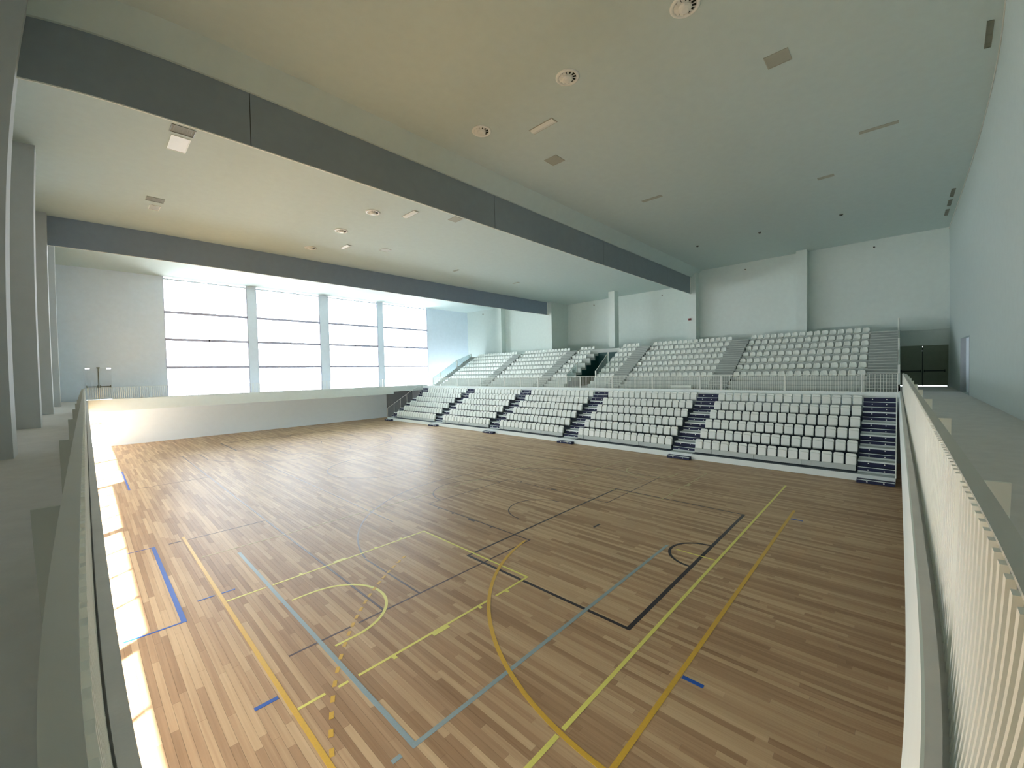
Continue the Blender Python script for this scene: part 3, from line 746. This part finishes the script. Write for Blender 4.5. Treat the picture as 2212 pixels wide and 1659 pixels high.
side_panel(VY0 + .001, VY0 + .02, 'teal', 3.95, 'teal_panel', UX, .2)
# glass balustrades by the opening and at the window end
def glass_rail(name, lab, pts, yy, zb):
    t = thing(name, lab, 'railing', (0, yy, 0))
    for (x0, b0, t0), (x1, b1, t1) in zip(pts[:-1], pts[1:]):
        b = MB(); b.v = [(x0, -.006, b0), (x1, -.006, b1), (x1, -.006, t1), (x0, -.006, t0), (x0, .006, b0), (x1, .006, b1), (x1, .006, t1), (x0, .006, t0)]
        b.f = [(0, 1, 2, 3), (7, 6, 5, 4), (0, 4, 5, 1), (1, 5, 6, 2), (2, 6, 7, 3), (3, 7, 4, 0)]
        b.build('glass_panel', 'balglass', t); MB().tube((x0, 0, t0), (x1, 0, t1), .022, 8).build('handrail', 'metal', t)
    for x, b0, t0 in pts: box('post', 'white', x - .05, x + .05, -.05, .05, b0, t0 + .02, t)
glass_rail('glass_balustrade', 'sloping glass balustrade with white posts on the near side of the dark stair opening', [(33.35, 4.47, 5.4), (35.7, 5.8, 7.2)], VY0 - .06, 0)
glass_rail('glass_balustrade', 'short sloping glass balustrade with white posts, far side of the dark stair opening', [(32.45, 4.2, 5.1), (34.3, 5.26, 6.3)], VY1 + .06, 0)
glass_rail('glass_balustrade', 'glass balustrade climbing the window end of the upper seats', [(31.6, 3.9, 4.98), (32.86, 4.4, 5.65), (35.7, 6.0, 7.3), (38.3, 7.7, 8.2)], 44.42, 0)
glass_rail('glass_balustrade', 'sloping balustrade with white posts beside the double doors and upper seats', [(33.2, 4.0, 5.4), (35.9, 5.2, 7.1), (39.9, 7.7, 8.7)], -.1, 0)
# walkway railing panels
prev = None
segs = [(-.06, 1.42, 'in front of the aisle nearest the double doors'), (1.45, 8.84, 'in front of the right-hand upper block'), (8.87, 10.25, 'in front of the aisle beside the right-hand upper block'),
        (10.28, 17.2, 'in front of the second upper block'), (17.23, 20.36, 'just right of the dark stair opening'), (20.4, 25.24, 'across the dark stair opening'),
        (25.28, 29.9, 'just left of the dark stair opening'), (29.93, 33.67, 'in front of the fourth upper block'), (33.7, 37.78, 'near the window end, second railing'), (37.8, 44.3, 'at the window end of the upper walkway')]
for a, b_, wh in segs:
    t = thing('walkway_railing', 'white barred railing %s' % wh, 'railing', (30.40, a, 3.9), 'walkway railings above the lower stand')
    ln = b_ - a
    box('handrail', 'metal', -.03, .03, 0, ln, 1.03, 1.06, t)
    for p in (0, ln): box('post', 'white', -.035, .035, max(0, p - .035), min(ln, p + .035) + .0, -.05, 1.04, t)
    if ln > 3: box('post', 'metal', -.02, .02, ln / 2 - .02, ln / 2 + .02, 0, 1.04, t)
    r = MB(); s = .12
    while s < ln - .05: r.box(-.009, .009, s - .008, s + .008, .03, 1.03); s += .118
    r.build('baluster_row', 'metal', t, kind='stuff')
t = thing('storage_box', 'low white bench box on the walkway behind the railing', 'box', (32.0, 12.1, 3.9))
MB().box(-.35, -.01, -.76, .76, .0, .22).build('body', 'seat', t); MB().box(-.37, .0, -.78, .78, .22, .27).build('lid', 'seat', t)
# bucket seats
def bucket():
    W, NU = .40, 8
    prof = [(.0, .055, .94), (.03, .03, 1), (.14, .02, 1), (.27, .025, 1), (.335, .06, 1), (.365, .15, 1), (.385, .26, .97), (.40, .34, .86), (.405, .385, .66), (.41, .395, .40)]
    b = MB(); nv = len(prof)
    for lay in (0, 1):
        for (x, z, ws) in prof:
            for q in range(NU + 1):
                uu = -1 + 2 * q / NU; cup = .028 * uu * uu
                nx, nz = (0, 1) if z < .05 and x < .3 else (-1, .1)
                b.v.append((x - cup * (1 if z > .05 and x > .2 else 0) + (.018 if lay and x > .3 else 0), uu * W / 2 * ws, z + (cup if x <= .3 else 0) - (.018 if lay and x <= .34 else 0)))
    m = NU + 1; off = nv * m
    for i in range(nv - 1):
        for q in range(NU):
            a = i * m + q; b.f.append((a, a + 1, a + m + 1, a + m)); b.f.append((off + a, off + a + m, off + a + m + 1, off + a + 1))
    edge = [q for q in range(m)] + [i * m + NU for i in range(1, nv)] + [(nv - 1) * m + q for q in reversed(range(NU))] + [i * m for i in reversed(range(1, nv - 1))]
    for a, c in zip(edge, edge[1:] + edge[:1]): b.f.append((c, a, off + a, off + c))
    me = b.mesh('bucket_seat', 'seat')
    for p in me.polygons: p.use_smooth = True
    return me, b
buck, bsrc = bucket()
us = []
BY = [(BL[0][0], 16), (BL[1][0], 15), (BL[2][0], 4), (BL[2][0] + 11 * PITCH, 4), (BL[3][0], 15), (BL[4][0], 16)]
UBN = ['right-hand', 'second', 'small block right of the opening', 'small block left of the opening', 'fourth', 'window-end']
URN = ['front', 'second', 'third', 'fourth', 'fifth', 'sixth', 'top']
for r in range(7):
    for bi, (b0, n) in enumerate(BY):
        for k in range(n): us.append((UX + .03 + r * UDX, b0 + (k + .5) * PITCH, UZ + r * UDZ - .01, r, bi, k))
us.sort(key=lambda s_: s_[0] ** 2 + s_[1] ** 2)
GU = 'bucket seats of the upper tier'
for x, y, z, r, bi, k in us[:300]:
    bn = UBN[bi] if 'block' in UBN[bi] else UBN[bi] + ' block'
    lab = 'white bucket seat, upper tier, %s, %s row, %s from right' % (bn, URN[r], ORD[k])
    link('bucket_seat', buck, None, (x, y, z), lab, 'seat', GU)
b = MB()
for x, y, z, r, bi, k in us[300:]:
    i = len(b.v); b.v += [(vx + x, vy + y, vz + z) for vx, vy, vz in bsrc.v]; b.f += [tuple(i + q for q in f) for f in bsrc.f]
o = b.build('bucket_seat_rows', 'seat', label='far rows of white bucket seats at the window end of the upper tier', cat='seats', group=GU, kind='stuff')
for p in o.data.polygons: p.use_smooth = True
# outside ground
box('outside_ground', 'grey', -60, 90, YW + 1, 140, -1.2, -1.0, kind='structure')
